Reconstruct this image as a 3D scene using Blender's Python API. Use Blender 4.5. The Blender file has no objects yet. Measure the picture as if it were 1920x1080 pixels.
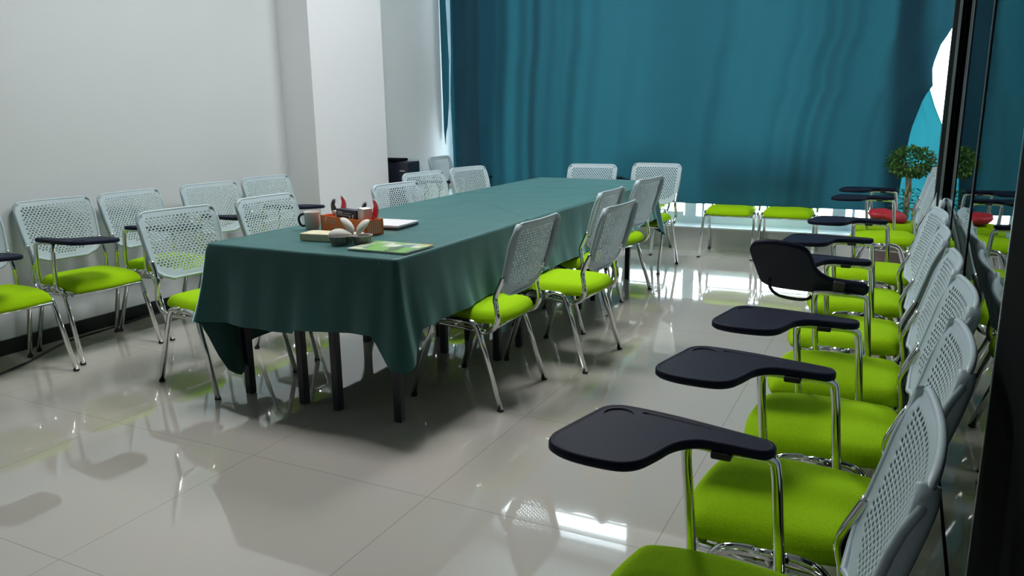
import bpy, bmesh, math, random
from mathutils import Vector, Matrix, noise
PI = math.pi
sc = bpy.context.scene
C = sc.collection

# ------------------------------------------------------------------ camera
cam_d = bpy.data.cameras.new('camera'); cam = bpy.data.objects.new('camera', cam_d); C.objects.link(cam)
R_right = Vector((0.89657034, 0.44270323, -0.01324678))
R_down = Vector((0.08751384, -0.20639542, -0.97454721))
R_fwd = Vector((-0.43416927, 0.87259084, -0.22379067))
m = Matrix(((R_right.x, -R_down.x, -R_fwd.x, 0), (R_right.y, -R_down.y, -R_fwd.y, 0), (R_right.z, -R_down.z, -R_fwd.z, 1.31), (0, 0, 0, 1)))
cam.matrix_world = m
cam_d.sensor_width = 36; cam_d.lens = 1458.58 / 1920 * 36; cam_d.clip_start = 0.02
sc.camera = cam

# ------------------------------------------------------------------ light and exposure
sc.view_settings.view_transform = 'Standard'; sc.view_settings.look = 'None'
sc.view_settings.gamma = 1; sc.view_settings.use_curve_mapping = False
sc.view_settings.exposure = 0.85
SKY = 7.0          # overcast daylight outside the window
LAMP = 19.0        # ceiling panels
w = bpy.data.worlds.new('sky'); sc.world = w; w.use_nodes = True
bg = w.node_tree.nodes['Background']; bg.inputs[0].default_value = (0.86, 0.95, 1.0, 1); bg.inputs[1].default_value = SKY

# ------------------------------------------------------------------ materials
def mat(name, col, rough=0.5, metal=0.0, **kw):
    M = bpy.data.materials.new(name); M.use_nodes = True
    b = M.node_tree.nodes['Principled BSDF']
    b.inputs['Base Color'].default_value = (*col, 1); b.inputs['Roughness'].default_value = rough; b.inputs['Metallic'].default_value = metal
    for k, v in kw.items(): b.inputs[k].default_value = v
    return M
def nodes(M): return M.node_tree.nodes, M.node_tree.links, M.node_tree.nodes['Principled BSDF']
def coords(M, scale=1.0, kind='Object'):
    n, l, b = nodes(M); tc = n.new('ShaderNodeTexCoord'); mp = n.new('ShaderNodeMapping')
    mp.inputs['Scale'].default_value = (scale,) * 3 if not isinstance(scale, tuple) else scale
    l.new(tc.outputs[kind], mp.inputs[0]); return mp.outputs[0]
def vary(M, c1, c2, scale, detail=4, sc3=None):
    n, l, b = nodes(M); v = coords(M, sc3 or 1.0); t = n.new('ShaderNodeTexNoise'); t.inputs['Scale'].default_value = scale; t.inputs['Detail'].default_value = detail
    l.new(v, t.inputs['Vector']); r = n.new('ShaderNodeValToRGB'); r.color_ramp.elements[0].color = (*c1, 1); r.color_ramp.elements[1].color = (*c2, 1)
    r.color_ramp.elements[0].position = .3; r.color_ramp.elements[1].position = .7
    l.new(t.outputs[0], r.inputs[0]); l.new(r.outputs[0], b.inputs['Base Color']); return t
def bump(M, tex_out, strength, dist=0.002):
    n, l, b = nodes(M); bp = n.new('ShaderNodeBump'); bp.inputs['Strength'].default_value = strength; bp.inputs['Distance'].default_value = dist
    l.new(tex_out, bp.inputs['Height']); l.new(bp.outputs[0], b.inputs['Normal'])

m_wall = mat('painted_wall', (.60, .64, .66), .75); t = vary(m_wall, (.585, .622, .642), (.610, .648, .668), 1.2); 
m_white_paint = mat('column_paint', (.74, .755, .79), .7)  # white paint of the column and the right recess
m_ceiling = mat('ceiling_paint', (.75, .76, .77), .8)
m_base = mat('black_skirting', (.012, .016, .015), .35)
m_sillwall = mat('sill_wall_paint', (.60, .60, .60), .6)
m_white = mat('white_frame', (.80, .82, .83), .35)
m_black = mat('black_frame', (.004, .005, .006), 1.0, 0.0, **{'Specular IOR Level': .05})
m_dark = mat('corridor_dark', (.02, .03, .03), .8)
m_alu = mat('anodised_edge', (.55, .58, .58), .3, 1.0)
m_chrome = mat('chrome', (.72, .74, .74), .09, 1.0)
m_rubber = mat('rubber', (.012, .012, .013), .6)
m_plastic = mat('grey_plastic', (.42, .52, .575), .42)
m_tablet = mat('navy_tablet', (.010, .013, .031), .5, 0.0, **{'Specular IOR Level': .08})
nz = nodes(m_tablet)[0].new('ShaderNodeTexNoise'); nz.inputs['Scale'].default_value = 900; bump(m_tablet, nz.outputs[0], .25, .0005)
m_seat = mat('lime_mesh_fabric', (.36, .64, .006), .9, 0.0, **{'Specular IOR Level': .12})
n, l, b = nodes(m_seat); v = coords(m_seat, (1, 1, 1)); vo = n.new('ShaderNodeTexVoronoi'); vo.inputs['Scale'].default_value = 300; vo.inputs['Randomness'].default_value = .8; l.new(v, vo.inputs['Vector'])
rp = n.new('ShaderNodeValToRGB'); rp.color_ramp.elements[0].color = (.34, .60, .004, 1); rp.color_ramp.elements[1].color = (.26, .50, .003, 1); rp.color_ramp.elements[0].position = .35; rp.color_ramp.elements[1].position = .8
l.new(vo.outputs['Distance'], rp.inputs[0]); l.new(rp.outputs[0], b.inputs['Base Color']); bump(m_seat, vo.outputs['Distance'], .5, .001)
m_shell = mat('seat_shell', (.03, .035, .03), .5)
m_cloth = mat('green_tablecloth', (.009, .074, .068), .5)
n, l, b = nodes(m_cloth); b.inputs['Sheen Weight'].default_value = 1.0; b.inputs['Sheen Roughness'].default_value = .35; b.inputs['Sheen Tint'].default_value = (.5, .97, 1.0, 1)
nz = n.new('ShaderNodeTexNoise'); nz.inputs['Scale'].default_value = 500; bump(m_cloth, nz.outputs[0], .15, .0006)
m_leg = mat('black_table_leg', (.010, .012, .020), .3)
m_laminate = mat('table_laminate', (.25, .22, .18), .5)
m_cord = mat('cord_rubber', (.012, .012, .012), .5)
m_sky_blue = mat('cyan', (.03, .4, .5), .6)

# polished floor tiles with thin joints
m_floor = mat('polished_tiles', (.47, .45, .385), .07)
n, l, b = nodes(m_floor)
tc = n.new('ShaderNodeTexCoord'); mp = n.new('ShaderNodeMapping'); mp.inputs['Location'].default_value = (1.377 + 8.02, -2.08 + 8.02, 0); l.new(tc.outputs['Object'], mp.inputs[0])
br = n.new('ShaderNodeTexBrick'); br.offset = 0; br.inputs['Scale'].default_value = 1; br.inputs['Brick Width'].default_value = .802; br.inputs['Row Height'].default_value = .802
br.inputs['Mortar Size'].default_value = .0012; br.inputs['Mortar Smooth'].default_value = .2
br.inputs['Color1'].default_value = (.525, .50, .455, 1); br.inputs['Color2'].default_value = (.515, .49, .447, 1); br.inputs['Mortar'].default_value = (.26, .25, .215, 1)
l.new(mp.outputs[0], br.inputs['Vector'])
nz = n.new('ShaderNodeTexNoise'); nz.inputs['Scale'].default_value = 2.2; nz.inputs['Detail'].default_value = 6; l.new(tc.outputs['Object'], nz.inputs['Vector'])
mx = n.new('ShaderNodeMix'); mx.data_type = 'RGBA'; mx.blend_type = 'MULTIPLY'; mx.inputs[0].default_value = .10
l.new(br.outputs[0], mx.inputs[6]); l.new(nz.outputs[1], mx.inputs[7]); l.new(mx.outputs[2], b.inputs['Base Color'])
b.inputs['Roughness'].default_value = .06; b.inputs['IOR'].default_value = 1.52
b.inputs['Coat Weight'].default_value = .8; b.inputs['Coat Roughness'].default_value = .008; b.inputs['Coat IOR'].default_value = 1.5

def emission(name, col, s):
    M = bpy.data.materials.new(name); M.use_nodes = True; n = M.node_tree.nodes; n.clear()
    e = n.new('ShaderNodeEmission'); e.inputs[0].default_value = (*col, 1); e.inputs[1].default_value = s
    o = n.new('ShaderNodeOutputMaterial'); M.node_tree.links.new(e.outputs[0], o.inputs[0]); return M
m_lamp = emission('lamp_diffuser', (1.0, .995, .97), LAMP)

def glass_mat(name, tint, ior=1.5, trans_only=False):
    M = bpy.data.materials.new(name); M.use_nodes = True; n = M.node_tree.nodes; l = M.node_tree.links; n.clear()
    g = n.new('ShaderNodeBsdfGlossy'); g.inputs['Roughness'].default_value = 0.012; g.inputs[0].default_value = (.92, .97, .96, 1)
    t = n.new('ShaderNodeBsdfTransparent'); t.inputs[0].default_value = (*tint, 1)
    f = n.new('ShaderNodeFresnel'); f.inputs[0].default_value = ior
    x = n.new('ShaderNodeMixShader'); o = n.new('ShaderNodeOutputMaterial')
    l.new(f.outputs[0], x.inputs[0]); l.new(t.outputs[0], x.inputs[1]); l.new(g.outputs[0], x.inputs[2]); l.new(x.outputs[0], o.inputs[0]); return M
m_winglass = glass_mat('window_glass', (.93, .96, .97))
m_partglass = glass_mat('partition_glass', (.55, .62, .60), 1.75)

def cloth_translucent(name, diff, trans, sheen):
    M = bpy.data.materials.new(name); M.use_nodes = True; n = M.node_tree.nodes; l = M.node_tree.links; b = n['Principled BSDF']
    b.inputs['Base Color'].default_value = (*diff, 1); b.inputs['Roughness'].default_value = .9; b.inputs['Specular IOR Level'].default_value = .15; b.inputs['Sheen Weight'].default_value = sheen; b.inputs['Sheen Tint'].default_value = (.5, .7, 1, 1)
    t = n.new('ShaderNodeBsdfTranslucent'); t.inputs[0].default_value = (*trans, 1)
    ge = n.new('ShaderNodeNewGeometry'); sx = n.new('ShaderNodeSeparateXYZ'); l.new(ge.outputs['Normal'], sx.inputs[0])
    ab = n.new('ShaderNodeMath'); ab.operation = 'ABSOLUTE'; l.new(sx.outputs[1], ab.inputs[0])
    pw_ = n.new('ShaderNodeMath'); pw_.operation = 'POWER'; pw_.inputs[1].default_value = 5; l.new(ab.outputs[0], pw_.inputs[0])
    mc = n.new('ShaderNodeMix'); mc.data_type = 'RGBA'; mc.inputs[6].default_value = (*[c * .15 for c in trans], 1); mc.inputs[7].default_value = (*trans, 1); l.new(pw_.outputs[0], mc.inputs[0]); l.new(mc.outputs[2], t.inputs[0])  # steep folds transmit less: fold shade put into the translucent colour
    a = n.new('ShaderNodeAddShader'); l.new(b.outputs[0], a.inputs[0]); l.new(t.outputs[0], a.inputs[1]); l.new(a.outputs[0], n['Material Output'].inputs[0])
    return M
m_curtain = cloth_translucent('teal_curtain', (.009, .036, .058), (.0030, .021, .0255), .10)
m_dimming = cloth_translucent('dimming_cloth', (.05, .12, .16), (.10, .26, .30), .0)  # cloth of the added layer that dims the curtain
m_backlit = cloth_translucent('backlit_teal', (.02, .16, .18), (.006, .06, .075), .1)  # brighter copy of the curtain cloth, backlight put into its colour

# ------------------------------------------------------------------ mesh helpers
class MB:
    def __init__(s): s.bm = bmesh.new()
    def box(s, lo, hi, mi=0):
        v = [s.bm.verts.new((x, y, z)) for x in (lo[0], hi[0]) for y in (lo[1], hi[1]) for z in (lo[2], hi[2])]
        for f in ((0, 1, 3, 2), (4, 6, 7, 5), (0, 4, 5, 1), (2, 3, 7, 6), (0, 2, 6, 4), (1, 5, 7, 3)):
            fc = s.bm.faces.new([v[i] for i in f]); fc.material_index = mi
        return s
    def tube(s, pts, r, seg=10, ry=None, smooth_pts=0, closed_ends=True, mi=0):
        pts = [Vector(p) for p in pts]
        if smooth_pts: pts = round_path(pts, smooth_pts)
        ry = ry or r; rings = []; nrm = None
        for i, p in enumerate(pts):
            t = (pts[min(i + 1, len(pts) - 1)] - pts[max(i - 1, 0)]).normalized()
            if nrm is None: nrm = t.cross(Vector((0, 1, 0)) if abs(t.y) < .9 else Vector((1, 0, 0))).normalized()
            else: nrm = (nrm - t * nrm.dot(t)).normalized()
            bn = t.cross(nrm)
            rings.append([s.bm.verts.new(p + nrm * math.cos(a) * r + bn * math.sin(a) * ry) for a in [2 * PI * k / seg for k in range(seg)]])
        for a, b in zip(rings, rings[1:]):
            for k in range(seg):
                f = s.bm.faces.new((a[k], a[(k + 1) % seg], b[(k + 1) % seg], b[k])); f.smooth = True; f.material_index = mi
        if closed_ends: 
            for q in (rings[0][::-1], rings[-1]): s.bm.faces.new(q).material_index = mi
        return s
    def lathe(s, prof, c=(0, 0, 0), seg=24, mi=0, sx=1, sy=1):
        rings = []
        for (r, z) in prof:
            rings.append([s.bm.verts.new((c[0] + sx * r * math.cos(2 * PI * k / seg), c[1] + sy * r * math.sin(2 * PI * k / seg), c[2] + z)) for k in range(seg)])
        for a, b in zip(rings, rings[1:]):
            for k in range(seg):
                f = s.bm.faces.new((a[k], a[(k + 1) % seg], b[(k + 1) % seg], b[k])); f.smooth = True; f.material_index = mi
        s.bm.faces.new(rings[0][::-1]); s.bm.faces.new(rings[-1]); return s
    def prism(s, pts, z0, z1, mi=0):
        a = [s.bm.verts.new((x, y, z0)) for x, y in pts]; b = [s.bm.verts.new((x, y, z1)) for x, y in pts]
        s.bm.faces.new(a[::-1]).material_index = mi; s.bm.faces.new(b).material_index = mi
        for i in range(len(a)):
            j = (i + 1) % len(a); s.bm.faces.new((a[i], a[j], b[j], b[i])).material_index = mi
        return s
    def build(s, name, mats, parent=None, bevel=0, seg=2, angle=.6, subsurf=0, smooth=False):
        me = bpy.data.meshes.new(name)
        bmesh.ops.recalc_face_normals(s.bm, faces=s.bm.faces); s.bm.to_mesh(me); s.bm.free()
        for mm in (mats if isinstance(mats, (list, tuple)) else [mats]): me.materials.append(mm)
        o = bpy.data.objects.new(name, me); C.objects.link(o)
        if bevel:
            bv = o.modifiers.new('bevel', 'BEVEL'); bv.width = bevel; bv.segments = seg; bv.limit_method = 'ANGLE'; bv.angle_limit = angle; bv.harden_normals = False
        if subsurf:
            ss = o.modifiers.new('sub', 'SUBSURF'); ss.levels = subsurf; ss.render_levels = subsurf
        if smooth:
            for p in me.polygons: p.use_smooth = True
        if bevel or subsurf: bake(o)
        if parent: o.parent = parent
        return o
def bake(o):
    dg = bpy.context.evaluated_depsgraph_get(); dg.update()
    me = bpy.data.meshes.new_from_object(o.evaluated_get(dg)); o.modifiers.clear(); o.data = me
def round_path(pts, n):
    out = [pts[0]]
    for i in range(len(pts) - 1):
        p0 = pts[max(i - 1, 0)]; p1 = pts[i]; p2 = pts[i + 1]; p3 = pts[min(i + 2, len(pts) - 1)]
        for k in range(1, n + 1):
            t = k / n
            out.append(.5 * ((2 * p1) + (p2 - p0) * t + (2 * p0 - 5 * p1 + 4 * p2 - p3) * t * t + (3 * p1 - p0 - 3 * p2 + p3) * t ** 3))
    return out
def smooth_closed(pts, n=5):
    N = len(pts); out = []
    for i in range(N):
        p0, p1, p2, p3 = [Vector(pts[(i + k) % N]) for k in (-1, 0, 1, 2)]
        for k in range(n):
            t = k / n; out.append(tuple(.5 * ((2 * p1) + (p2 - p0) * t + (2 * p0 - 5 * p1 + 4 * p2 - p3) * t * t + (3 * p1 - p0 - 3 * p2 + p3) * t ** 3)))
    return out
def tag(o, label=None, cat=None, group=None, kind=None):
    if label: o['label'] = label
    if cat: o['category'] = cat
    if group: o['group'] = group
    if kind: o['kind'] = kind
    return o
def empty(name, loc=(0, 0, 0), rz=0):
    o = bpy.data.objects.new(name, None); C.objects.link(o); o.location = loc; o.rotation_euler = (0, 0, rz); o.empty_display_size = .1; return o
def structure(name, mb, mats, parent=None, **k):
    o = mb.build(name, mats, parent, **k)
    if not parent: o['kind'] = 'structure'
    return o
def copy_tree(o, parent=None):
    c = o.copy(); C.objects.link(c); c.parent = parent
    for ch in list(o.children): copy_tree(ch, c)
    return c

# ------------------------------------------------------------------ the room
H = 3.65; XL = -4.43; YB = 7.335; XR = .44; YF = -2.6
structure('floor', MB().box((XL - .2, YF - .2, -.1), (2.4, YB, 0)), m_floor)
structure('ceiling', MB().box((XL - .2, YF - .2, H), (2.4, YB + .5, H + .1)), m_ceiling)
structure('wall_left', MB().box((XL - .2, YF, 0), (XL, YB + .35, H)), m_wall)
structure('wall_front', MB().box((XL - .2, YF - .2, 0), (2.4, YF, H)), m_wall)
mb = MB().box((XL - .2, YB, -.1), (XR + .6, YB + .35, .19)).box((XL - .2, YB, 2.80), (-3.95, YB + .35, H)).box((-2.31, YB, 2.80), (XR + .6, YB + .35, H))
mb.box((-3.95, YB, 3.56), (-2.31, YB + .35, H)).box((XR, YB, .19), (XR + .6, YB + .35, 2.80))
structure('wall_back', mb, m_sillwall)
structure('wall_right_recess', MB().box((XR, 5.05, 0), (XR + .12, YB, H)), m_white_paint)
structure('wall_column', MB().box((XL, 4.88, 0), (-4.125, 5.825, H)), m_white_paint)
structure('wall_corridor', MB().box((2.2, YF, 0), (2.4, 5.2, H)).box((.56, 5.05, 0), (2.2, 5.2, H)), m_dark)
structure('baseboard_left', MB().box((XL, YF, 0), (XL + .014, 4.88, .085)).box((XL, 5.825, 0), (XL + .014, YB, .085)), m_base)
structure('baseboard_column', MB().box((XL, 4.866, 0), (-4.111, 4.88, .085)).box((-4.125, 4.88, 0), (-4.111, 5.839, .085)), m_base)
structure('trim_sill', MB().box((XL, YB - .03, .19), (XR, YB + .3, .205)), m_white, bevel=.004)
# window behind the curtain
GY = YB + .24
mb = MB(); fr = .055
mb.box((XL, GY - .03, .205), (XR, GY + .03, .275)).box((XL, GY - .03, 2.74), (XR, GY + .03, 2.80))
for x in (-4.40, -3.20, -1.80, -.46, XR - .03): mb.box((x - fr, GY - .03, .275), (x + fr, GY + .03, 2.74))
for x in (-3.08, -1.68, -.34): mb.box((x - .012, GY - .02, .275), (x + .012, GY + .02, 2.74))
for x0, x1 in ((-3.13, -1.87), (-1.67, -.53)): mb.box((x0, GY - .02, .275), (x1, GY + .02, .31))
win = structure('window_1', mb, m_white)
for x0, x1 in ((-4.35, -3.26), (-3.14, -1.86), (-1.74, -.52), (-.40, XR - .08)):
    MB().box((x0, GY - .004, .275), (x1, GY + .004, 2.74)).build('glass_pane', m_winglass, win)
mb = MB().box((-3.95, GY - .03, 3.41), (-2.31, GY + .03, 3.46)).box((-3.95, GY - .03, 2.80), (-2.31, GY + .03, 2.83)).box((-3.95, GY - .03, 3.54), (-2.31, GY + .03, 3.56))
win = structure('window_2', mb, m_white)
MB().box((-3.95, GY - .004, 2.83), (-2.31, GY + .004, 3.54)).build('glass_pane', m_winglass, win)

# glass partition on the right: black posts, thin joints, reflecting panes
GX = .22
mb = MB().box((GX - .03, 4.50, 0), (XR + .12, 5.05, H)).box((GX - .002, 3.85, 0), (GX + .03, 3.885, H)).box((GX - .002, 2.91, 0), (GX + .03, 2.94, H))
mb.box((GX - .004, -.6, 0), (GX + .05, 1.86, H)).box((GX - .02, YF, 3.0), (GX + .05, 4.5, H)).box((GX - .004, YF, 0), (GX + .03, 4.5, .012))
pw = structure('wall_right', mb, m_black)
for y0, y1 in ((3.885, 4.50), (2.945, 3.84), (1.86, 2.91), (YF, -.6)):
    MB().box((GX, y0, .012), (GX + .012, y1, 3.0)).build('glass_pane', m_partglass, pw)
for y0, y1, x in ((5.03, 5.05, GX - .034), (4.49, 4.502, GX - .031), (3.885, 3.91, GX - .004), (2.94, 2.955, GX - .004), (1.858, 1.872, GX - .006)):
    MB().box((x, y0, 0), (x + .012, y1, H)).build('edge_strip', m_alu, pw)

# ceiling panels
def ceiling_light(x, y, label, s=.3):
    t = tag(empty('ceiling_light', (x, y, H)), label, 'ceiling light', 'square ceiling panels')
    MB().box((-s - .02, -s - .02, -.025), (s + .02, -s, 0)).box((-s - .02, s, -.025), (s + .02, s + .02, 0)).box((-s - .02, -s, -.025), (-s, s, 0)).box((s, -s, -.025), (s + .02, s, 0)).build('frame', m_white, t)
    MB().box((-s, -s, -.018), (s, s, -.006)).build('diffuser', m_lamp, t)
ceiling_light(-2.3, 3.0, 'square white ceiling panel above the near end of the table', .42)
ceiling_light(-2.0, 5.25, 'square white ceiling panel above the far end of the table', .42)

# ------------------------------------------------------------------ curtains
def curtain(name, x0, x1, ztop, zbot, y, nx, nz, amp, freq, seed, edge=None, bow=None):
    bm = bmesh.new(); g = []
    for i in range(nx + 1):
        row = []
        for j in range(nz + 1):
            u = i / nx; v = j / nz
            xl = x0 if not edge else edge(0, v); xr = x1 if not edge else edge(1, v)
            x = xl + (xr - xl) * u
            zb = zbot(x) if callable(zbot) else zbot
            z = ztop + (zb - ztop) * v
            s = x0 + (x1 - x0) * u
            n1 = noise.noise(Vector((s * freq, v * .10, seed))); n2 = noise.noise(Vector((s * freq * 2.7 + 5, v * .15, seed + 3)))
            am = amp
            if am > .04: am *= .40 + 1.7 * min(1, abs(s + 1.85) / 1.3) ** 1.3  # folds deepened toward both ends to darken the curtain there
            yy = y + am * (n1 + .30 * n2) + am * .07 * math.sin(s * 23 + 3 * n1)
            if bow: yy += bow(x, z)
            row.append(bm.verts.new((x, yy, z)))
        g.append(row)
    for i in range(nx):
        for j in range(nz):
            f = bm.faces.new((g[i][j], g[i + 1][j], g[i + 1][j + 1], g[i][j + 1])); f.smooth = True
    me = bpy.data.meshes.new(name); bm.to_mesh(me); bm.free(); me.materials.append(m_curtain)
    o = bpy.data.objects.new(name, me); C.objects.link(o); return o
CY = 7.10
def lerp_tab(tab, z):
    if z >= tab[0][0]: return tab[0][1]
    for (z0, a), (z1, b) in zip(tab, tab[1:]):
        if z >= z1: return a + (b - a) * (z0 - z) / (z0 - z1)
    return tab[-1][1]
def main_edge(side, v):
    z = 2.93 + (.44 - 2.93) * v
    if side == 0: return lerp_tab([(2.4, -4.294), (1.9, -4.301), (1.5, -4.322), (1.35, -4.322), (1.1, -4.315), (.6, -4.305)], z)
    return lerp_tab([(2.0, .27), (1.86, .265), (1.75, .20), (1.58, .155), (1.42, .175), (1.36, .12), (1.1, .05), (.87, .025), (.44, .0)], z)
cur = curtain('window_curtain', -4.2, .27, 2.93, lambda x: .437 + .004 * (x + 4.2) + .008 * math.sin(x * 2.1), CY, 900, 40, .055, 2.2, 2.3, main_edge, lambda x, z: .15 * min(1, max(0, (-3.85 - x) / .42)) ** 1.3)
tag(cur, 'wide teal curtain drawn across the whole back window', 'curtain')
cur2 = curtain('window_curtain', -4.425, -4.36, 2.93, .95, 7.30, 24, 30, .008, 9, 7.1, lambda s_, v: lerp_tab([(2.4, -4.425), (1.1, -4.42), (.95, -4.405)], 2.93 - 1.98 * v) if s_ == 0 else lerp_tab([(2.45, -4.352), (2.2, -4.342), (2.0, -4.338), (1.80, -4.33), (1.4, -4.345), (1.15, -4.37), (1.05, -4.395), (.95, -4.40)], 2.93 - 1.98 * v))
tag(cur2, 'narrow dark strip of curtain hanging against the left wall in the corner', 'curtain')
dim_layer = curtain('dimming_layer', -4.19, -3.62, 2.92, .46, CY + .12, 160, 20, .03, 3, 9.3, lambda s_, v: -4.28 if s_ == 0 else -3.62 + .05 * math.sin(v * 5), lambda x, z: .12 * min(1, max(0, (-3.85 - x) / .42)) ** 1.3)  # unseen layer added behind to dim the curtain's left end
dim_layer.data.materials[0] = m_dimming
tag(dim_layer, 'added unseen layer that darkens the left end of the teal curtain from behind', 'curtain')
cur3 = curtain('backlit_curtain', -.12, .34, 2.9, .06, CY + .10, 90, 30, .03, 5.2, 4.4, lambda s_, v: -.12 if s_ == 0 else lerp_tab([(1.9, .10), (1.5, .13), (1.3, .2), (1.1, .29), (.9, .31)], 2.9 - 2.84 * v))  # added panel coloured as the backlit lower right of the curtain
cur3.data.materials[0] = m_backlit
tag(cur3, 'brighter panel standing in for the backlit right edge of the teal curtain', 'curtain')
rail = MB().tube([(XL, CY, 2.95), (XR, CY, 2.95)], .014).build('curtain_rail', m_white); tag(rail, 'white rail from which the teal curtain hangs', 'curtain rail')

# ------------------------------------------------------------------ chairs
def leg_mb(sx, sy):
    pts = [(sx * .232, sy * .230, .008), (sx * .130, sy * .219, .325), (sx * .116, sy * .217, .362), (sx * .094, sy * .216, .386), (sx * .06, sy * .215, .394), (sx * .03, sy * .215, .395)]
    pts = [pts[0], pts[1]] + [tuple(p) for p in round_path([Vector(p) for p in pts[1:]], 4)][1:]
    return MB().tube(pts, .0136, 12, .012)
def back_mesh():
    # curved perforated shell: grid over (u across, v up)
    pitch_u, pitch_v = .0215, .0125
    W = .215; ncu = 17
    us = []; u = -1.0
    # columns: margins then quarter-pitches
    span = ncu * pitch_u; ml = (2 * W - span) / 2
    xs = [-W, -W + .006, -W + ml * .55] + [-span / 2 + k * pitch_u / 4 for k in range(ncu * 4 + 1)] + [W - ml * .55, W - .006, W]
    nrv = 22; vspan = nrv * pitch_v; z0 = .508; z1 = .838; zm = z1 - .030
    zs = [z0, z0 + .006, z0 + .014]; zb = zm - vspan
    zs = [z for z in zs if z < zb - .002]
    ztab = []
    for k in range(nrv):
        ztab += [zb + k * pitch_v, zb + k * pitch_v + pitch_v * .38]
    ztab.append(zm); zs = zs + ztab + [zm + .012, z1 - .006, z1]
    bx = lambda z: lerp_tab([(.84, -.308), (.70, -.272), (.60, -.244), (.508, -.220)], z)
    def hw(z):    # half width profile
        if z > .60: return .205 + .010 * min(1, (z - .60) / .12)
        t = (.60 - z) / .095; return .205 * math.sqrt(max(0, 1 - (t * .93) ** 2.6))
    def top(y): # rounded upper corners
        a = abs(y) / W; return 0 if a < .84 else .03 * ((a - .84) / .16) ** 2
    bm = bmesh.new(); g = []
    for y in xs:
        col = []
        for z in zs:
            k = hw(z) / W; yy = y * k
            zz = z - top(y) * max(0, (z - .74) / .1)
            u = y / W
            xx = bx(z) - .020 * (1 - u * u) * min(1, .35 + (z - .5) / .2) - (.005 * ((z - .80) / .04) if z > .80 else 0)
            if abs(u) > .9: xx += .006 * (abs(u) - .9) / .1
            col.append(bm.verts.new((xx, yy, zz)))
        g.append(col)
    iu0 = 3; iz0 = len(zs) - 3 - len(ztab)
    for i in range(len(xs) - 1):
        for j in range(len(zs) - 1):
            ci, cj = i - iu0, j - iz0; hole = False
            if 0 <= ci < ncu * 4 and 0 <= cj < nrv * 2 and cj % 2 == 1:
                r = cj // 2; ph = 0 if r % 2 == 0 else 2
                if ((ci + ph) % 4) in (0, 1):
                    z = zs[j]; yc = abs((xs[i] + xs[i + 1]) / 2)
                    k = (ci + ph) // 4
                    lim = W - .030
                    if z < .60: lim = min(lim, W * math.sqrt(max(0, 1 - ((.605 - z) / .075) ** 2)) - .03)
                    cx0 = -span / 2 + (k * 4 - ph + 1) * pitch_u / 4
                    if abs(cx0) < lim and -span / 2 + pitch_u / 4 - .001 < cx0 < span / 2 - pitch_u / 4 + .001: hole = True
            if hole: continue
            f = bm.faces.new((g[i][j], g[i + 1][j], g[i + 1][j + 1], g[i][j + 1])); f.smooth = True
    me = bpy.data.meshes.new('backrest'); bm.to_mesh(me); bm.free(); me.materials.append(m_plastic)
    o = bpy.data.objects.new('backrest', me); C.objects.link(o)
    sd = o.modifiers.new('s', 'SOLIDIFY'); sd.thickness = .004; sd.offset = 0
    ss = o.modifiers.new('ss', 'SUBSURF'); ss.levels = 1; ss.render_levels = 1
    bake(o)
    # thick rim all round with the two sockets for the chrome supports
    rim = []
    for z in [.60 + k * .02 for k in range(12)]: rim.append((z, 1))
    pts = []
    def P(y, z):
        k = hw(z) / W; u = y / W
        return Vector((bx(z) - .020 * (1 - u * u) * min(1, .35 + (z - .5) / .2) - (.005 * ((z - .80) / .04) if z > .80 else 0) - .003 + (.006 * (abs(u) - .9) / .1 if abs(u) > .9 else 0), y * k, z - top(y) * max(0, (z - .74) / .1)))
    N = 14
    for k in range(N + 1): pts.append(P(-W, .51 + (.838 - .51) * k / N))
    for k in range(1, 20): pts.append(P(-W + 2 * W * k / 20, .838))
    for k in range(N, -1, -1): pts.append(P(W, .51 + (.838 - .51) * k / N))
    for k in range(1, 12): pts.append(P(W - 2 * W * k / 12, .51))
    b2 = MB(); b2.tube(pts + [pts[0]], .0075, 8, closed_ends=False)
    for s in (-1, 1): b2.tube([(-.248, s * .203, .582), (-.264, s * .207, .64), (-.284, s * .211, .70), (-.302, s * .212, .765), (-.314, s * .209, .815), (-.316, s * .190, .834)], .0155, 12, .0075, smooth_pts=4)
    r = b2.build('rim', m_plastic)
    # join rim and shell into one mesh
    bm = bmesh.new(); bm.from_mesh(o.data); bm.from_mesh(r.data); me = bpy.data.meshes.new('backrest'); bm.to_mesh(me); bm.free(); me.materials.append(m_plastic)
    bpy.data.objects.remove(r); o.data = me
    return o
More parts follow.
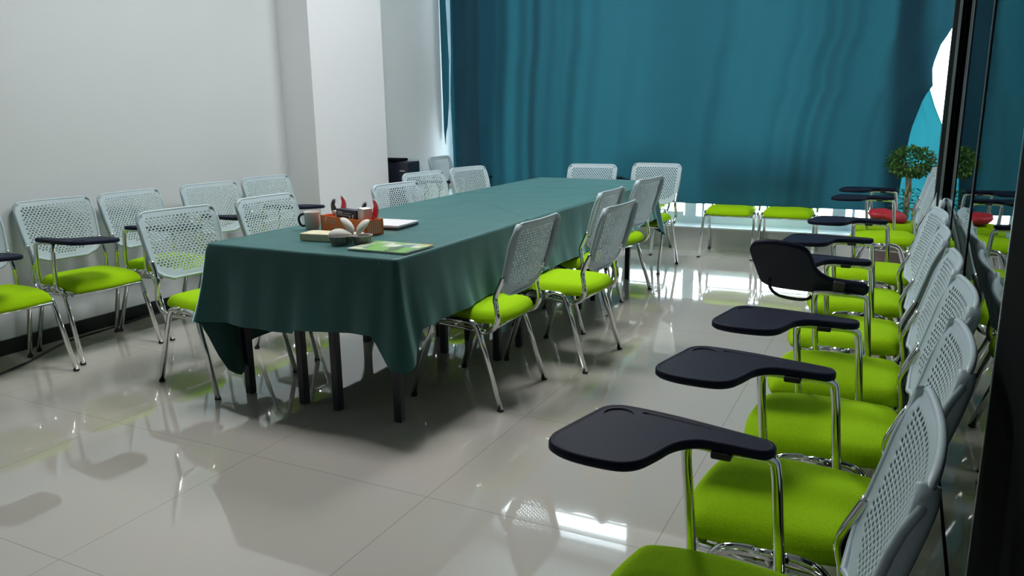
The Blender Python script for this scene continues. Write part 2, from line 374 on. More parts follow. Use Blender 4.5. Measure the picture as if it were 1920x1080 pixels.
def seat_obj():
    # waterfall cushion
    bm = bmesh.new(); nx, ny = 20, 20; topg = []; botg = []
    def shape(a, bb):
        # superellipse mapping of the unit square
        x = a * math.sqrt(1 - .26 * bb * bb); y = bb * math.sqrt(1 - .22 * a * a)
        return x, y
    A, B = .222, .217
    for i in range(nx + 1):
        rt, rb = [], []
        for j in range(ny + 1):
            a = -1 + 2 * i / nx; c = -1 + 2 * j / ny
            sx, sy = shape(a, c); e = max(abs(a), abs(c)); edge = (1 - e ** 6)
            x = sx * A - .010; y = sy * B * (1 - .06 * (1 - (a + 1) / 2)) 
            zt = .405 + .038 * edge ** .5 + .006 * math.cos(a * 1.4) * math.cos(c * 1.4) - .010 * max(0, a) ** 3 + .004 * abs(c) ** 2 * edge
            zb = .386 - .008 * edge ** .5 - .008 * max(0, a) ** 3
            rt.append(bm.verts.new((x, y, zt))); rb.append(bm.verts.new((x * .985, y * .985, zb)))
        topg.append(rt); botg.append(rb)
    for i in range(nx):
        for j in range(ny):
            bm.faces.new((topg[i][j], topg[i + 1][j], topg[i + 1][j + 1], topg[i][j + 1])).smooth = True
            bm.faces.new((botg[i][j], botg[i][j + 1], botg[i + 1][j + 1], botg[i + 1][j])).smooth = True
    def strip(t, b_):
        for k in range(len(t) - 1): bm.faces.new((t[k], t[k + 1], b_[k + 1], b_[k])).smooth = True
    strip(topg[0], botg[0]); strip(topg[-1][::-1], botg[-1][::-1]); strip([r[0] for r in topg][::-1], [r[0] for r in botg][::-1]); strip([r[-1] for r in topg], [r[-1] for r in botg])
    bmesh.ops.recalc_face_normals(bm, faces=bm.faces)
    me = bpy.data.meshes.new('seat'); bm.to_mesh(me); bm.free(); me.materials.append(m_seat)
    o = bpy.data.objects.new('seat', me); C.objects.link(o); ss = o.modifiers.new('ss', 'SUBSURF'); ss.levels = 1; ss.render_levels = 1; bake(o); return o
TAB = [(.338, -.085), (.335, -.12), (.312, -.22), (.298, -.275), (.275, -.298), (.24, -.305), (.15, -.296), (.04, -.272), (-.05, -.250), (-.072, -.236), (-.078, -.212), (-.070, -.192),
       (-.05, -.184), (.02, -.188), (.065, -.184), (.10, -.150), (.12, -.09), (.14, -.045), (.175, -.022), (.24, -.02), (.29, -.03), (.325, -.052)]
def tablet_obj():
    bm = bmesh.new()
    ring = smooth_closed([(x, y, 0) for x, y in TAB], 4)
    N = len(ring); cen = Vector((.12, -.17, 0))
    def inset(p, d, i):
        a = Vector(ring[(i - 1) % N]); b_ = Vector(ring[(i + 1) % N]); t = (b_ - a).normalized(); nrm = Vector((-t.y, t.x, 0))
        q = Vector(p) + nrm * d; 
        return q
    # orientation test
    area = sum(ring[i][0] * ring[(i + 1) % N][1] - ring[(i + 1) % N][0] * ring[i][1] for i in range(N))
    sg = 1 if area > 0 else -1
    levels = [(0.006, .652), (0.0, .657), (0.0, .668), (.003, .6725), (.008, .6735), (.012, .6715)]
    rows = [[bm.verts.new(Vector((inset(p, sg * d, i).x, inset(p, sg * d, i).y, z))) for i, p in enumerate(ring)] for d, z in levels]
    for a, b_ in zip(rows, rows[1:]):
        for i in range(N): bm.faces.new((a[i], a[(i + 1) % N], b_[(i + 1) % N], b_[i])).smooth = True
    bm.faces.new(rows[0]); bm.faces.new(rows[-1])
    bmesh.ops.recalc_face_normals(bm, faces=bm.faces)
    me = bpy.data.meshes.new('writing_tablet'); bm.to_mesh(me); bm.free(); me.materials.append(m_tablet)
    o = bpy.data.objects.new('writing_tablet', me); C.objects.link(o)
    # recessed cup ring and pencil groove
    k = MB(); k.lathe([(.031, 0), (.0335, .0022), (.036, 0)], (.252, -.252, .6712), 30)
    g = MB(); g.tube([(.215, -.277, .671), (.14, -.272, .671), (.05, -.254, .671)], .0065, 8, .0022, smooth_pts=3)
    cutr = MB().lathe([(.032, 0), (.032, .012)], (.252, -.252, .6685), 30).build('cut', m_tablet)
    cutg = MB().tube([(.207, -.279, .6735), (.14, -.270, .6735), (.055, -.254, .6735)], .005, 10, .006, smooth_pts=3).build('cut', m_tablet)
    k.bm.free(); g.bm.free()
    for cc in (cutr, cutg):
        bo = o.modifiers.new('b', 'BOOLEAN'); bo.operation = 'DIFFERENCE'; bo.object = cc; bo.solver = 'EXACT'
    bake(o); bpy.data.objects.remove(cutr); bpy.data.objects.remove(cutg)
    return o
def make_chair(tablet):
    root = empty('tablet_arm_chair' if tablet else 'visitor_chair')
    s = seat_obj(); s.parent = root
    b = back_mesh(); b.parent = root
    for sx in (1, -1):
        for sy in (1, -1):
            lg = leg_mb(sx, sy).build('leg', m_chrome, root)
            MB().tube([(sx * .2325, sy * .230, 0), (sx * .2275, sy * .2295, .013)], .0145, 12).build('foot_cap', m_rubber, lg)
    f = MB()
    for sy in (1, -1):
        f.tube([(-.04, sy * .215, .395), (.04, sy * .215, .395)], .0125, 12)
        f.tube([(-.15, sy * .205, .352), (0, sy * .203, .362), (.15, sy * .195, .368)], .011, 10, smooth_pts=2)
        f.tube([(.0, sy * .203, .362), (.0, sy * .214, .39)], .010, 8)
    f.tube([(-.15, -.205, .352), (-.15, .205, .352)], .011, 10).tube([(.15, -.195, .368), (.15, .195, .368)], .011, 10)
    f.build('seat_frame', m_chrome, root)
    for sy in (1, -1):
        MB().tube([(-.245, sy * .203, .61), (-.215, sy * .205, .545), (-.203, sy * .208, .505), (-.212, sy * .212, .455), (-.214, sy * .212, .41), (-.192, sy * .210, .372), (-.15, sy * .205, .352)], .0118, 12, smooth_pts=5).build('back_support', m_chrome, root)
    if tablet:
        MB().tube([(-.098, -.216, .392), (-.096, -.234, .405), (-.088, -.238, .50), (-.078, -.238, .61), (-.068, -.234, .637), (-.035, -.225, .645), (.02, -.22, .646), (.085, -.226, .645), (.100, -.236, .625), (.092, -.238, .52), (.082, -.237, .41), (.080, -.216, .393)], .0112, 12, smooth_pts=5).build('arm_frame', m_chrome, root)
        t = tablet_obj(); t.parent = root
        hb = MB().box((.0, -.232, .640), (.04, -.180, .655)).build('hinge_block', m_rubber, t, bevel=.004)
    return root
plain0 = make_chair(False); tab0 = make_chair(True)
used = set()
def place(proto, x, y, rz, label, group, ):
    if proto.name not in used: used.add(proto.name); o = proto
    else: o = copy_tree(proto)
    o.location = (x, y, 0); o.rotation_euler = (0, 0, rz)
    return tag(o, label, 'chair', group)
GT = 'lime seated chairs round the table'; GL = 'tablet arm chairs along the left wall'; GR = 'tablet arm chairs along the glass partition'; GB = 'chairs against the back window'
for a in [
    (-2.971, 2.730, -.15, "chair at the near left corner of the table, its back toward the left wall"),
    (-2.955, 3.372, -.062, "second chair from the near end on the table's left side, behind the mug"),
    (-2.686, 4.254, -.166, 'grey backed chair on the left side of the table, behind the gift box horns'),
    (-3.03, 5.10, -.24, 'grey backed chair on the left side of the table, in front of the black cabinet'),
    (-2.96, 5.68, -.24, 'grey backed chair at the far left corner of the table, in front of the curtain'),
    (-1.728, 3.120, 3.124, "lime seated chair nearest the camera on the right side of the table"),
    (-1.559, 3.762, 3.080, 'lime seated chair, second along the right side of the table, pulled slightly out'),
    (-1.836, 4.400, 3.14, "chair on the right side of the table half hidden behind the pulled out one"),
    (-1.841, 5.262, 3.0, 'last chair on the right side of the table, near its far corner'),
    (-2.36, 6.03, -1.547, 'left of the two chairs at the far end of the table'),
    (-1.889, 6.259, -1.64, "right one of two chairs at the far end of the table")]:
    place(plain0, *a, GT)
for a in [
    (-1.325, 7.10, -1.56, "lime seat under the curtain hem, left of two with backs behind the curtain"),
    (-.835, 7.12, -1.56, "lime seat under the curtain hem, right of two with backs behind the curtain")]:
    place(plain0, *a, GB)
right = [(-.246, 1.246, 3.13, "tablet arm chair nearest the camera, seat cut by the bottom of the picture"),
    (-.175, 1.758, 3.14, 'second tablet arm chair from the camera in the row along the glass partition'),
    (-.138, 2.268, 3.18, 'third tablet arm chair from the camera along the glass partition, its dark tablet lying flat'),
    (-.142, 2.748, 3.142, 'tablet arm chair by the glass partition whose dark tablet is tipped up'),
    (-.150, 3.315, 3.142, 'tablet arm chair just beyond the one with the tipped up tablet'),
    (-.140, 3.908, 3.25, 'sixth tablet arm chair from the camera along the glass partition'),
    (-.112, 4.628, 3.146, 'seventh tablet arm chair, beside the thick black post of the partition'),
    (-.081, 5.904, 3.20, 'tablet arm chair beyond the black post, in front of the one with the red bag'),
    (-.070, 6.524, 3.22, 'last tablet arm chair of the right row, with a red bag on its seat')]
for i, a in enumerate(right):
    o = place(tab0, *a, GR)
    if i == 3:
        tb = [c for c in o.children if c.name.startswith('writing_tablet')][0]
        piv = Vector((0, -.235, .66)); ang = math.radians(46)
        M = Matrix.Translation(piv) @ Matrix.Rotation(math.radians(7), 4, 'Y').inverted() @ Matrix.Rotation(ang, 4, 'X') @ Matrix.Translation(-piv)
        MB().tube([(.10, -.27, .655), (.11, -.282, .625), (.15, -.288, .612), (.22, -.286, .612), (.255, -.27, .63), (.262, -.25, .655)], .006, 8, smooth_pts=4).build('bracket', m_rubber, tb)
        tb.matrix_local = M; tb['label'] = 'dark writing tablet tipped up on its hinge'
for a in [
    (-4.045, 2.262, -.10, 'tablet arm chair at the left edge of the picture, mostly cut off'),
    (-4.055, 2.805, -.12, "complete tablet arm chair nearest the camera along the left wall"),
    (-4.012, 3.31, -.02, 'tablet arm chair on the left wall, directly behind the near left table chair'),
    (-3.96, 3.85, -.18, 'tablet arm chair on the left wall, fourth from the left edge of the picture'),
    (-3.976, 4.424, -.13, 'tablet arm chair on the left wall closest to the white column'),
    (-4.038, 6.414, -.08, 'chair in the corner beyond the column, directly beside the black cabinet'),
    (-4.00, 7.02, .03, 'chair in the far left corner beside the gap at the curtain edge')]:
    o = place(tab0, *a, GL)
    tb = [c for c in o.children if c.name.startswith('writing_tablet')][0]; piv = Vector((-.06, -.22, .66))
    tb.matrix_local = Matrix.Translation(piv + Vector((0, 0, -.006))) @ Matrix.Rotation(.24, 4, 'Z') @ Matrix.Rotation(math.radians(-4), 4, 'X') @ Matrix.Translation(-piv)
place(tab0, -2.17, 7.06, -1.70, 'tablet arm chair behind the far end chairs, under the curtain hem', GB)

# ------------------------------------------------------------------ table and cloth
def make_table():
    root = empty('training_table')
    MB().box((-.19, -.59, .715), (.19, .59, .742)).build('tabletop', m_laminate, root, bevel=.003)
    for sx in (-.165, .165):
        for sy in (-.46, .46):
            MB().box((sx - .019, sy - .019, 0), (sx + .019, sy + .019, .715)).build('leg', m_leg, root, bevel=.006, seg=3)
    MB().box((-.165, -.46, .66), (-.15, .46, .70)).box((.15, -.46, .66), (.165, .46, .70)).build('apron', m_leg, root)
    return root
t0 = make_table(); k = 0
names = {(0, 0): 'narrow table at the near left corner under the green cloth', (0, 1): 'narrow table at the near right corner under the green cloth', (1, 0): 'narrow table in the middle of the left line under the cloth',
         (1, 1): 'narrow table in the middle of the right line under the cloth', (2, 0): 'narrow table at the far left under the green cloth', (2, 1): 'narrow table at the far right under the green cloth'}
for r in range(3):
    for c_, x in enumerate((-2.537, -2.012)):
        o = t0 if k == 0 else copy_tree(t0); k += 1
        if r == 2:      # the far tables have their end legs set further in
            for ch in o.children:
                if ch.name.startswith('leg') and sum(v_.co.y for v_ in ch.data.vertices) > 0: ch.location.y = -.16
        o.location = (x, 3.065 + r * 1.19, 0); tag(o, names[(r, c_)], 'table', 'narrow tables pushed together under the cloth')

def cloth():
    X0, X1, Y0, Y1, Z = -2.735, -1.725, 2.455, 6.035, .7475
    bm = bmesh.new()
    cr = .018
    # perimeter samples (counter-clockwise from the near left corner)
    per = []
    def side(p, q, n, nrm):
        for i in range(n):
            t = i / n; per.append((Vector(p).lerp(Vector(q), t), Vector(nrm)))
    def corner(c, a0, n=12):
        for i in range(n):
            a = a0 + PI / 2 * i / n; per.append((Vector((c[0] + cr * math.cos(a), c[1] + cr * math.sin(a))), Vector((math.cos(a), math.sin(a)))))
    side((X0 + cr, Y0), (X1 - cr, Y0), 60, (0, -1)); corner((X1 - cr, Y0 + cr), -PI / 2)
    side((X1, Y0 + cr), (X1, Y1 - cr), 180, (1, 0)); corner((X1 - cr, Y1 - cr), 0)
    side((X1 - cr, Y1), (X0 + cr, Y1), 60, (0, 1)); corner((X0 + cr, Y1 - cr), PI / 2)
    side((X0, Y1 - cr), (X0, Y0 + cr), 180, (-1, 0)); corner((X0 + cr, Y0 + cr), PI)
    N = len(per)
    s = [0]
    for i in range(1, N): s.append(s[-1] + (per[i][0] - per[i - 1][0]).length)
    corners = {'nr': Vector((X1, Y0)), 'nl': Vector((X0, Y0)), 'fr': Vector((X1, Y1)), 'fl': Vector((X0, Y1))}
    def wr(x, y):   # gentle wrinkles of the top
        h = .0022 * noise.noise(Vector((x * 3 + .9 * y, y * 7 - 1.8 * x, 1.3))) + .0016 * noise.noise(Vector((x * 9, y * 4, 4)))
        d = (y - (3.66 + 1.0 * (-1.725 - x)))      # overlap ridge running across
        h += .004 * math.exp(-(d / .025) ** 2) - .0015 * math.exp(-((d - .05) / .03) ** 2)
        return h
    T = 26; rows = []
    for j in range(T + 1):
        t = j / T; row = []
        for i in range(N):
            p, nrm = per[i]; dmin = min((p - c).length for c in corners.values())
            near = min(corners, key=lambda k_: (p - corners[k_]).length); cc = corners[near]
            drop = .285 + .006 * math.sin(s[i] * 2.3)
            if nrm.x < -.5: drop = .50 - .21 * min(1, max(0, (p.y - 3.5) / .35))
            elif nrm.y < -.5: drop += .05 * (X1 - p.x)
            W_ = .16 if near == 'nl' else .095
            if near == 'nl' and abs(nrm.x) > .5 and nrm.x < 0: W_ = .34
            cf = max(0, 1 - dmin / W_); drop += (dict(nr=.15, nl=.29, fr=.16, fl=.2)[near] if nrm.x > -.5 else .11) * cf ** 1.0
            if near in ('nl', 'fl') and dmin < .06 and nrm.x < -.5: drop = min(drop, .50 + .11 * cf)
            lb = 0
            if near == 'nl':
                if nrm.x < -.5:
                    d_ = p.y - Y0; drop = .50 - .18 * max(0, 1 - d_ / .05) + .12 * math.exp(-((d_ - .10) / .07) ** 2); lb = math.exp(-((d_ - .09) / .07) ** 2)
                else: drop = .285 + .05
            off = (.012 + t * .030) * (.4 if nrm.x < -.5 else 1)
            ripple = .012 * noise.noise(Vector((s[i] * 4.5, t * .8, 2))) + .006 * noise.noise(Vector((s[i] * 12, t * .5, 6)))
            # corner fold: pinched near the top, swinging outward lower down
            cpos = dmin / W_ if dmin < W_ else 1
            fold = 0
            if cf > 0: fold = t * (.060 * math.cos(cpos * PI / 2) ** 2 - .030 * math.sin(cpos * PI) ** 2)
            dgn = (cc - Vector(((X0 + X1) / 2, (Y0 + Y1) / 2))); dg = Vector((math.copysign(.7, dgn.x), math.copysign(.7, dgn.y))) * (.6 if near == 'nr' else 1)
            q = p + nrm * (off * t + ripple * t * 1.6) + dg * fold
            if j == 0: z = Z + wr(p.x, p.y)
            elif j == 1: q = p + nrm * .004; z = Z - .003
            elif j == 2: q = p + nrm * .006; z = Z - .010
            else:
                tt = (j - 2) / (T - 2); z = Z - .010 - drop * tt; q = p + nrm * (.006 + off * tt + ripple * tt * 1.6) + dg * fold + Vector((.10 * lb * tt ** 2, 0))
            row.append(bm.verts.new((q.x, q.y, z)))
        rows.append(row)
    for a, b_ in zip(rows, rows[1:]):
        for i in range(N):
            f = bm.faces.new((a[i], a[(i + 1) % N], b_[(i + 1) % N], b_[i])); f.smooth = True
    # top: grid inside the perimeter ring
    nx, ny = 60, 180; gx = [X0 + cr + (X1 - X0 - 2 * cr) * i / nx for i in range(nx + 1)]; gy = [Y0 + cr + (Y1 - Y0 - 2 * cr) * i / ny for i in range(ny + 1)]
    g = [[bm.verts.new((x, y, Z + wr(x, y))) for y in gy] for x in gx]
    for i in range(nx):
        for j in range(ny): bm.faces.new((g[i][j], g[i + 1][j], g[i + 1][j + 1], g[i][j + 1])).smooth = True
    # border between grid and ring: both have matching counts per side
    ring = rows[0]; ns, nl, ncn = 60, 180, 12
    def stitch(gr, start, cnt):
        for k_ in range(cnt):
            a = ring[(start + k_) % N]; b_ = ring[(start + k_ + 1) % N]; bm.faces.new((a, b_, gr[k_ + 1], gr[k_])).smooth = True
    stitch([g[i][0] for i in range(nx + 1)], 0, ns)
    st = ns + ncn; stitch([g[nx][j] for j in range(ny + 1)], st, nl)
    st += nl + ncn; stitch([g[nx - i][ny] for i in range(nx + 1)], st, ns)
    st += ns + ncn; stitch([g[0][ny - j] for j in range(ny + 1)], st, nl)
    for gv, st in ((g[nx][0], ns), (g[nx][ny], ns + ncn + nl), (g[0][ny], 2 * ns + 2 * ncn + nl), (g[0][0], 2 * ns + 3 * ncn + 2 * nl)):
        for k_ in range(ncn): bm.faces.new((ring[(st + k_) % N], ring[(st + k_ + 1) % N], gv)).smooth = True
    bmesh.ops.recalc_face_normals(bm, faces=bm.faces)
    me = bpy.data.meshes.new('tablecloth'); bm.to_mesh(me); bm.free(); me.materials.append(m_cloth)
    o = bpy.data.objects.new('tablecloth', me); C.objects.link(o)
    return tag(o, 'dark green cloth draped over the long table with hanging corners', 'tablecloth')
cloth()

# ------------------------------------------------------------------ things on the table
TZ = .7505
m_mug = mat('mug_glaze', (.62, .60, .57), .25)
n, l, b = nodes(m_mug); tc = n.new('ShaderNodeTexCoord'); sp = n.new('ShaderNodeSeparateXYZ'); rp = n.new('ShaderNodeValToRGB'); l.new(tc.outputs['Object'], sp.inputs[0])
rp.color_ramp.elements[0].position = .44; rp.color_ramp.elements[0].color = (.62, .60, .56, 1); rp.color_ramp.elements[1].position = .56; rp.color_ramp.elements[1].color = (.65, .36, .30, 1)
ad = n.new('ShaderNodeMath'); ad.operation = 'MULTIPLY_ADD'; ad.inputs[1].default_value = 2.2; ad.inputs[2].default_value = .46; l.new(sp.outputs[0], ad.inputs[0]); l.new(ad.outputs[0], rp.inputs[0]); l.new(rp.outputs[0], b.inputs['Base Color'])
m_handle = mat('dark_handle', (.012, .013, .02), .25)
mug = tag(empty('mug', (-2.565, 2.965, TZ), .3), 'pale ceramic mug with a dark handle at the left of the gift box', 'mug')
MB().lathe([(.028, 0), (.032, .003), (.036, .02), (.038, .082), (.0375, .085), (.0355, .085), (.034, .078), (.032, .02), (.026, .008), (.002, .007)], seg=36).build('cup', m_mug, mug)
MB().tube([(-.035, -.004, .072), (-.052, -.006, .071), (-.065, -.008, .054), (-.062, -.008, .030), (-.05, -.006, .016), (-.033, -.004, .016)], .006, 10, .008, smooth_pts=5).build('handle', m_handle, mug)

m_cream = mat('cream_card', (.62, .58, .40), .6)
cb = MB().box((0, 0, 0), (.27, .105, .032)).build('cream_box', m_cream, bevel=.003); cb.location = (-2.385, 2.665, TZ); cb.rotation_euler = (0, 0, .12)
tag(cb, 'flat cream cardboard box lying behind the pulp cup tray', 'box')

m_orange = mat('orange_card', (.95, .21, .035), .5); m_print = mat('pale_print', (.85, .62, .5), .5); m_whitecard = mat('white_card', (.78, .76, .74), .5)
m_navycard = mat('navy_card', (.025, .025, .05), .4); m_red = mat('red_print', (.78, .02, .06), .45); m_blk = mat('black_print', (.03, .03, .035), .45)
gb = tag(empty('gift_box', (-2.505, 2.955, TZ), math.atan2(-.1, .365)), 'open orange cardboard gift box with printed logo in the middle of the table things', 'box')
L_, D_, Hh = .350, .10, .072
tray = MB().box((0, 0, 0), (L_, .004, Hh)).box((0, D_, 0), (L_, D_ + .004, Hh)).box((0, 0, 0), (.004, D_, Hh)).box((L_ - .004, 0, 0), (L_, D_ + .004, Hh)).box((0, 0, 0), (L_, D_, .004)).build('tray', m_orange, gb)
p = MB()
for k in range(20):
    a0 = 2 * PI * k / 20; a1 = 2 * PI * (k + .8) / 20
    if k % 5 == 4: continue
    p.tube([(.045 + .013 * math.cos(a0), -.0008, .052 + .013 * math.sin(a0)), (.045 + .013 * math.cos(a1), -.0008, .052 + .013 * math.sin(a1))], .0014, 6)
p.tube([(.040, -.0008, .047), (.046, -.0008, .058)], .0012, 6).tube([(.046, -.0008, .058), (.051, -.0008, .047)], .0012, 6)
random.seed(4)
def glyphs(p, x, z, n_, h, y=-.0008):   # rows of small square characters in strokes
    for k in range(n_):
        x0 = x + k * h * 1.12; t = h * .11
        for q in range(3): p.box((x0, y, z + h * q / 2.3), (x0 + h * .85, y + .0006, z + h * q / 2.3 + t))
        for q in random.sample(range(4), 2): p.box((x0 + h * .26 * q, y, z), (x0 + h * .26 * q + t, y + .0006, z + h * .95))
glyphs(p, .064, .048, 5, .011); 
for k in range(14): p.box((.065 + k * .0042, -.0008, .040), (.0675 + k * .0042, -.0002, .0435))
glyphs(p, .105, .012, 3, .014); 
p.build('printed_logo', m_print, gb)
p = MB()
for k in range(7): p.box((L_ + .0002, .012 + k * .012, .008), (L_ + .0008, .015 + k * .012, Hh - .008))
p.build('printed_stripes', m_print, gb)
inner = tag(MB().box((0, 0, 0), (.150, .042, .105)).build('product_box', m_navycard, bevel=.001), 'navy box with white lettering standing in the orange gift box', 'box')
inner.parent = None; inner.matrix_world = gb.matrix_basis @ Matrix.Translation((.105, .020, .0045)) @ Matrix.Rotation(.0, 4, 'Z')
p = MB(); glyphs(p, .012, .083, 3, .012); 
for k in range(9): p.box((.058 + k * .006, -.0008, .086), (.0625 + k * .006, -.0002, .0885)); p.box((.012 + k * .009, -.0008, .076), (.019 + k * .009, -.0002, .0785))
p.box((.122, -.0008, .062), (.126, -.0002, .082)).box((.126, -.0008, .078), (.137, -.0002, .082)).box((.126, -.0008, .070), (.134, -.0002, .0735)); p.box((.104, -.0008, .060), (.108, -.0002, .078)); p.tube([(.098, -.0006, .078), (.106, -.0006, .066)], .0016, 5)
p.build('lettering', m_whitecard, inner)
wb = tag(MB().box((0, 0, 0), (.045, .05, .118)).build('white_carton', m_whitecard, bevel=.001), 'white carton at the right of the navy box inside the gift box', 'carton')
wb.matrix_world = gb.matrix_basis @ Matrix.Translation((.250, .030, .0045)) @ Matrix.Rotation(.08, 4, 'Y')
wc = tag(MB().box((0, 0, 0), (.034, .05, .092)).build('white_carton', m_whitecard, bevel=.001), 'white carton with a small red mark at the left of the navy box', 'carton')
wc.matrix_world = gb.matrix_basis @ Matrix.Translation((.069, .022, .0045))
MB().box((.008, -.001, .070), (.026, -.0002, .080)).build('red_mark', m_red, wc)
# horn shaped card stand-ups: white card with a coloured print, real thickness
def horned(name, x, y, mirror, mats2, label):
    s = -1 if mirror else 1
    o = tag(empty(name), label, 'card cutout', 'horned card cutouts in the gift box')
    o.matrix_world = gb.matrix_basis @ Matrix.Translation((x, y, .0045))
    def shape(pts, y0, y1, m_, nm):
        k = MB(); k.prism([(s * a, b_) for a, b_ in pts], y0, y1); ob = k.build(nm, m_, o)
        for v_ in ob.data.vertices: v_.co = Vector((v_.co.x, v_.co.z, v_.co.y))
        return ob
    head = smooth_closed([(-.03, 0, 0), (-.045, .03, 0), (-.042, .065, 0), (-.02, .088, 0), (.01, .09, 0), (.035, .07, 0), (.042, .035, 0), (.03, 0, 0)], 4)
    h2 = [(a * .84, b_ * .84 + .004, 0) for a, b_, _ in head]
    shape([(a, b_) for a, b_, _ in head], 0, .0025, m_whitecard, 'card_body'); shape([(a, b_) for a, b_, _ in h2], -.0008, 0, m_red, 'printed_face')
    for hx, hm in ((-.034, mats2[0]), (.032, mats2[1])):
        d = -1 if hx < 0 else 1
        up = .012 if hx > 0 else -.006
        horn = [(hx - d * .020, .078), (hx + d * .012, .062), (hx + d * .030, .088 + up), (hx + d * .030, .118 + up), (hx + d * .014, .140 + up), (hx - d * .008, .147 + up), (hx - d * .012, .138 + up), (hx - d * .006, .118 + up), (hx - d * .016, .100)]
        hs = smooth_closed([(a, b_, 0) for a, b_ in horn], 4); cx_, cy_ = hx + d * .008, .106 + up * .6
        shape([(a, b_) for a, b_, _ in hs], 0, .0025, m_whitecard, 'horn_card')
        shape([(cx_ + (a - cx_) * .76, cy_ + (b_ - cy_) * .82) for a, b_, _ in hs], -.0008, 0, hm, 'horn_print')
    return o
horned('card_cutout', .040, .082, False, (m_blk, m_red), 'card cutout with one black and one red horn at the left of the gift box')
horned('card_cutout', .285, .082, False, (m_blk, m_red), 'card cutout with one black and one red horn at the right of the gift box')

# pulp cup tray with folded lids
m_pulp = mat('paper_pulp', (.30, .28, .26), .9); m_pulplid = mat('pale_pulp', (.68, .66, .62), .8)
vary(m_pulp, (.27, .25, .235), (.35, .33, .30), 60)
ct = tag(empty('cup_tray', (-2.10, 2.665, TZ), .55), 'grey moulded pulp cup tray with two pale lids folded up like petals', 'tray')
body = MB()
for cx_ in (-.052, .052):
    body.lathe([(.030, 0), (.034, .004), (.040, .034), (.052, .040), (.052, .044), (.044, .044), (.038, .036), (.030, .008), (.001, .007)], (cx_, 0, 0), 20)
    for k in range(6):
        a = 2 * PI * k / 6 + .3; body.tube([(cx_ + .031 * math.cos(a), .031 * math.sin(a), .001), (cx_ + .041 * math.cos(a), .041 * math.sin(a), .036)], .006, 6)
body.box((-.012, -.03, .036), (.012, .03, .043)); body.build('pulp_tray', m_pulp, ct)
def dome(mtx, nm):
    bm = bmesh.new(); bmesh.ops.create_uvsphere(bm, u_segments=24, v_segments=14, radius=1)
    for v_ in bm.verts:
        v_.co.z = v_.co.z * (.030 if v_.co.z > 0 else .006); v_.co.x *= .050; v_.co.y *= .036
    for f in bm.faces: f.smooth = True
    bm.transform(mtx); me = bpy.data.meshes.new(nm); bm.to_mesh(me); bm.free(); me.materials.append(m_pulplid); o = bpy.data.objects.new(nm, me); C.objects.link(o); o.parent = ct
dome(Matrix.Translation((-.052, 0, .046)), 'lid')
dome(Matrix.Translation((-.020, .030, .082)) @ Matrix.Rotation(math.radians(55), 4, 'Y') @ Matrix.Scale(.95, 4), 'lid')
dome(Matrix.Translation((.062, .012, .074)) @ Matrix.Rotation(math.radians(-50), 4, 'Y') @ Matrix.Scale(.95, 4), 'lid')

ct.scale = (.92, .92, .92)
# magazine with patchwork cover
m_mag = mat('magazine_cover', (.2, .45, .12), .4)
n, l, b = nodes(m_mag); v = coords(m_mag, 1.0); br = n.new('ShaderNodeTexVoronoi'); br.distance = 'CHEBYCHEV'; br.inputs['Scale'].default_value = 17; br.inputs['Randomness'].default_value = .75; l.new(v, br.inputs['Vector'])
sp = n.new('ShaderNodeSeparateColor'); l.new(br.outputs['Color'], sp.inputs[0]); rp = n.new('ShaderNodeValToRGB'); rp.color_ramp.interpolation = 'CONSTANT'
cols = [(0, (.16, .40, .08)), (.22, (.36, .46, .30)), (.40, (.06, .14, .05)), (.52, (.60, .62, .54)), (.64, (.14, .22, .24)), (.76, (.6, .36, .04)), (.84, (.30, .10, .04)), (.89, (.18, .40, .10))]
rp.color_ramp.elements[0].color = (*cols[0][1], 1); rp.color_ramp.elements[1].position = cols[1][0]; rp.color_ramp.elements[1].color = (*cols[1][1], 1)
for pz, cc in cols[2:]: e_ = rp.color_ramp.elements.new(pz); e_.color = (*cc, 1)
l.new(sp.outputs[0], rp.inputs[0]); l.new(rp.outputs[0], b.inputs['Base Color'])
mg = tag(empty('magazine', (-2.03, 2.545, TZ + .001), .0), 'green magazine with patchwork cover at the near right corner of the table', 'magazine')
MB().box((.002, .002, 0), (.293, .208, .005)).build('pages', m_whitecard, mg)
MB().box((0, 0, .005), (.295, .21, .0062)).build('cover', m_mag, mg)

# white laptop-like slab
m_shellwhite = mat('white_shell', (.72, .71, .76), .35)
lp = tag(empty('closed_laptop', (-2.41, 3.065, TZ), .06), 'slim white closed laptop lying behind the gift box', 'laptop')
MB().box((0, 0, .0), (.27, .20, .008)).build('dark_base', m_blk, lp, bevel=.002)
MB().box((0, 0, .0085), (.27, .20, .022)).build('lid', m_shellwhite, lp, bevel=.004, seg=3)

# ------------------------------------------------------------------ far corner
cab = tag(empty('printer_cabinet', (-3.80 - .02, 5.93, 0)), 'black boxy cabinet in the corner just beyond the white column', 'cabinet')
cab.location = (-4.12, 5.94, 0)
MB().box((-.245, -.02, 0), (.150, .17, .86)).build('body', mat('black_casing', (.012, .014, .028), .35), cab, bevel=.012, seg=3)
MB().box((-.25, -.03, .862), (.03, .16, .885)).build('lid', m_black, cab, bevel=.006)
MB().box((.055, -.0215, .775), (.11, -.0195, .785)).build('badge', m_alu, cab)

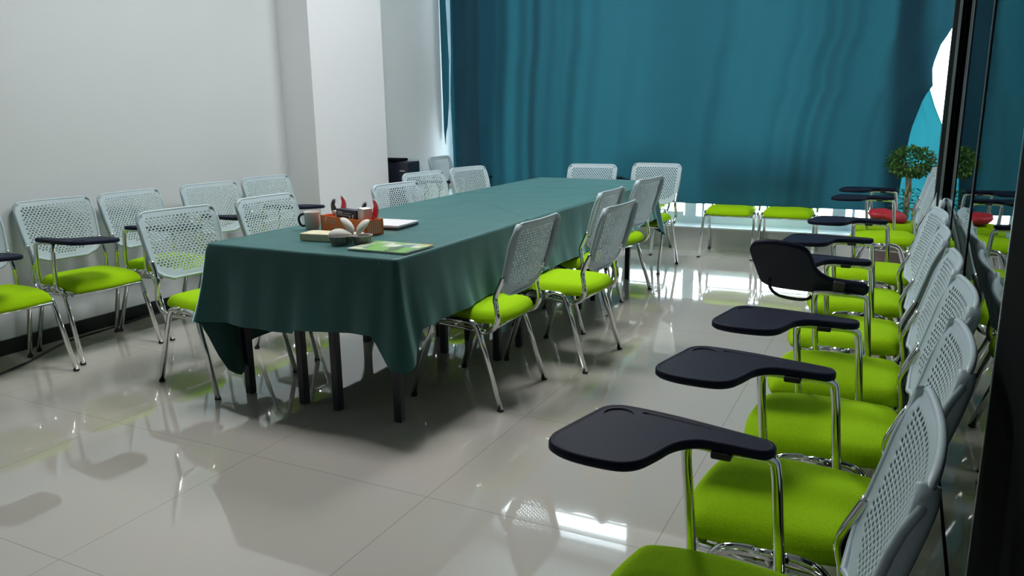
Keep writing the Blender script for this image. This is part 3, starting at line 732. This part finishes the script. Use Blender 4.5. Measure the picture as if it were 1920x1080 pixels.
# planter with bushy plant
m_leafm = mat('leaf', (.05, .16, .02), .45); t = vary(m_leafm, (.02, .08, .012), (.10, .26, .03), 14)
m_stem = mat('pale_stem', (.42, .38, .26), .7); m_pot = mat('mauve_planter', (.36, .25, .26), .55); m_soil = mat('soil', (.03, .02, .012), .9)
pl = tag(empty('potted_plant', (.06, 6.92, 0)), 'bushy green potted plant by the right end of the curtain', 'plant')
MB().box((-.20, -.10, 0), (.16, .13, .36)).build('planter', m_pot, pl, bevel=.008)
MB().box((-.185, -.085, .35), (.145, .115, .362)).build('soil', m_soil, pl)
st = MB()
for k in range(3): st.tube([(.01 + .016 * math.cos(k * 2.1 + z * 14), .016 * math.sin(k * 2.1 + z * 14), .35 + z) for z in [q * .02 for q in range(22)]], .010, 8)
random.seed(7)
for k in range(14):
    a = random.uniform(0, 2 * PI); e_ = random.uniform(.1, 1.1); st.tube([(.01, 0, .76), (.01 + .09 * math.cos(a) * math.cos(e_), .09 * math.sin(a) * math.cos(e_), .80 + .07 * math.sin(e_))], .004, 5)
st.build('stem', m_stem, pl)
bm = bmesh.new()
def leaf(bm, c, d, up, L, W_):
    d = d.normalized(); s_ = d.cross(up).normalized(); n_ = s_.cross(d)
    pts = [(0, 0, 0), (.3, .5, .06), (.65, .42, .02), (1, 0, -.12), (.65, -.42, .02), (.3, -.5, .06)]
    vs = [bm.verts.new(c + d * a * L + s_ * b_ * W_ + n_ * q * L) for a, b_, q in pts]
    f1 = bm.faces.new((vs[0], vs[1], vs[2], vs[3])); f2 = bm.faces.new((vs[0], vs[3], vs[4], vs[5]))
for k in range(1500):
    v_ = Vector((random.gauss(0, 1), random.gauss(0, 1), random.gauss(0, 1))).normalized(); r_ = random.uniform(.35, 1) ** .5
    c = Vector((.015 + v_.x * .175 * r_, v_.y * .165 * r_, .865 + v_.z * .115 * r_ + .02 * noise.noise(v_ * 3)))
    leaf(bm, c, v_ + Vector((random.uniform(-.8, .8), random.uniform(-.8, .8), random.uniform(-.9, .5))), Vector((random.uniform(-.4, .4), random.uniform(-.4, .4), 1)), random.uniform(.022, .04), random.uniform(.012, .02))
for k in range(160):
    a = random.uniform(0, 2 * PI); c = Vector((.0 + .10 * math.cos(a) * random.random(), .09 * math.sin(a) * random.random(), random.uniform(.42, .66)))
    leaf(bm, c, Vector((math.cos(a), math.sin(a), random.uniform(-.6, .5))), Vector((0, 0, 1)), .04, .02)
me = bpy.data.meshes.new('foliage'); bm.to_mesh(me); bm.free(); me.materials.append(m_leafm); fo = bpy.data.objects.new('foliage', me); C.objects.link(fo); fo.parent = pl

# red bag on the last chair
bm = bmesh.new(); bmesh.ops.create_uvsphere(bm, u_segments=28, v_segments=16, radius=1)
for v_ in bm.verts:
    a = v_.co.copy(); k = (abs(a.x) ** 4 + abs(a.y) ** 4) ** .25 + 1e-6; rr = math.hypot(a.x, a.y) / k if k > 1e-5 else 1
    v_.co = Vector((a.x * rr * .135, a.y * rr * .12, max(a.z, -.75) * .05 + .012 * noise.noise(a * 2.2) - .02 * a.x))
for f in bm.faces: f.smooth = True
me = bpy.data.meshes.new('red_bag'); bm.to_mesh(me); bm.free(); me.materials.append(mat('red_fabric', (.42, .015, .03), .5)); rb = bpy.data.objects.new('red_bag', me); C.objects.link(rb)
rb.location = (-.055, 6.50, .487); tag(rb, 'soft red bag lying on the seat of the last right row chair', 'bag')

# cord on the floor by the left wall
pts = [(-3.9, 1.7, .006), (-4.00, 2.0, .006), (-4.102, 2.257, .006), (-4.161, 2.44, .006), (-4.251, 2.602, .006), (-4.319, 2.747, .006), (-4.345, 2.87, .006), (-4.35, 3.0, .006), (-4.36, 3.12, .006), (-4.39, 3.35, .006), (-4.40, 3.8, .006)]
cd = MB().tube(pts, .006, 8, smooth_pts=6).build('power_cord', m_cord); tag(cd, 'black cord lying on the floor along the left wall', 'cord')
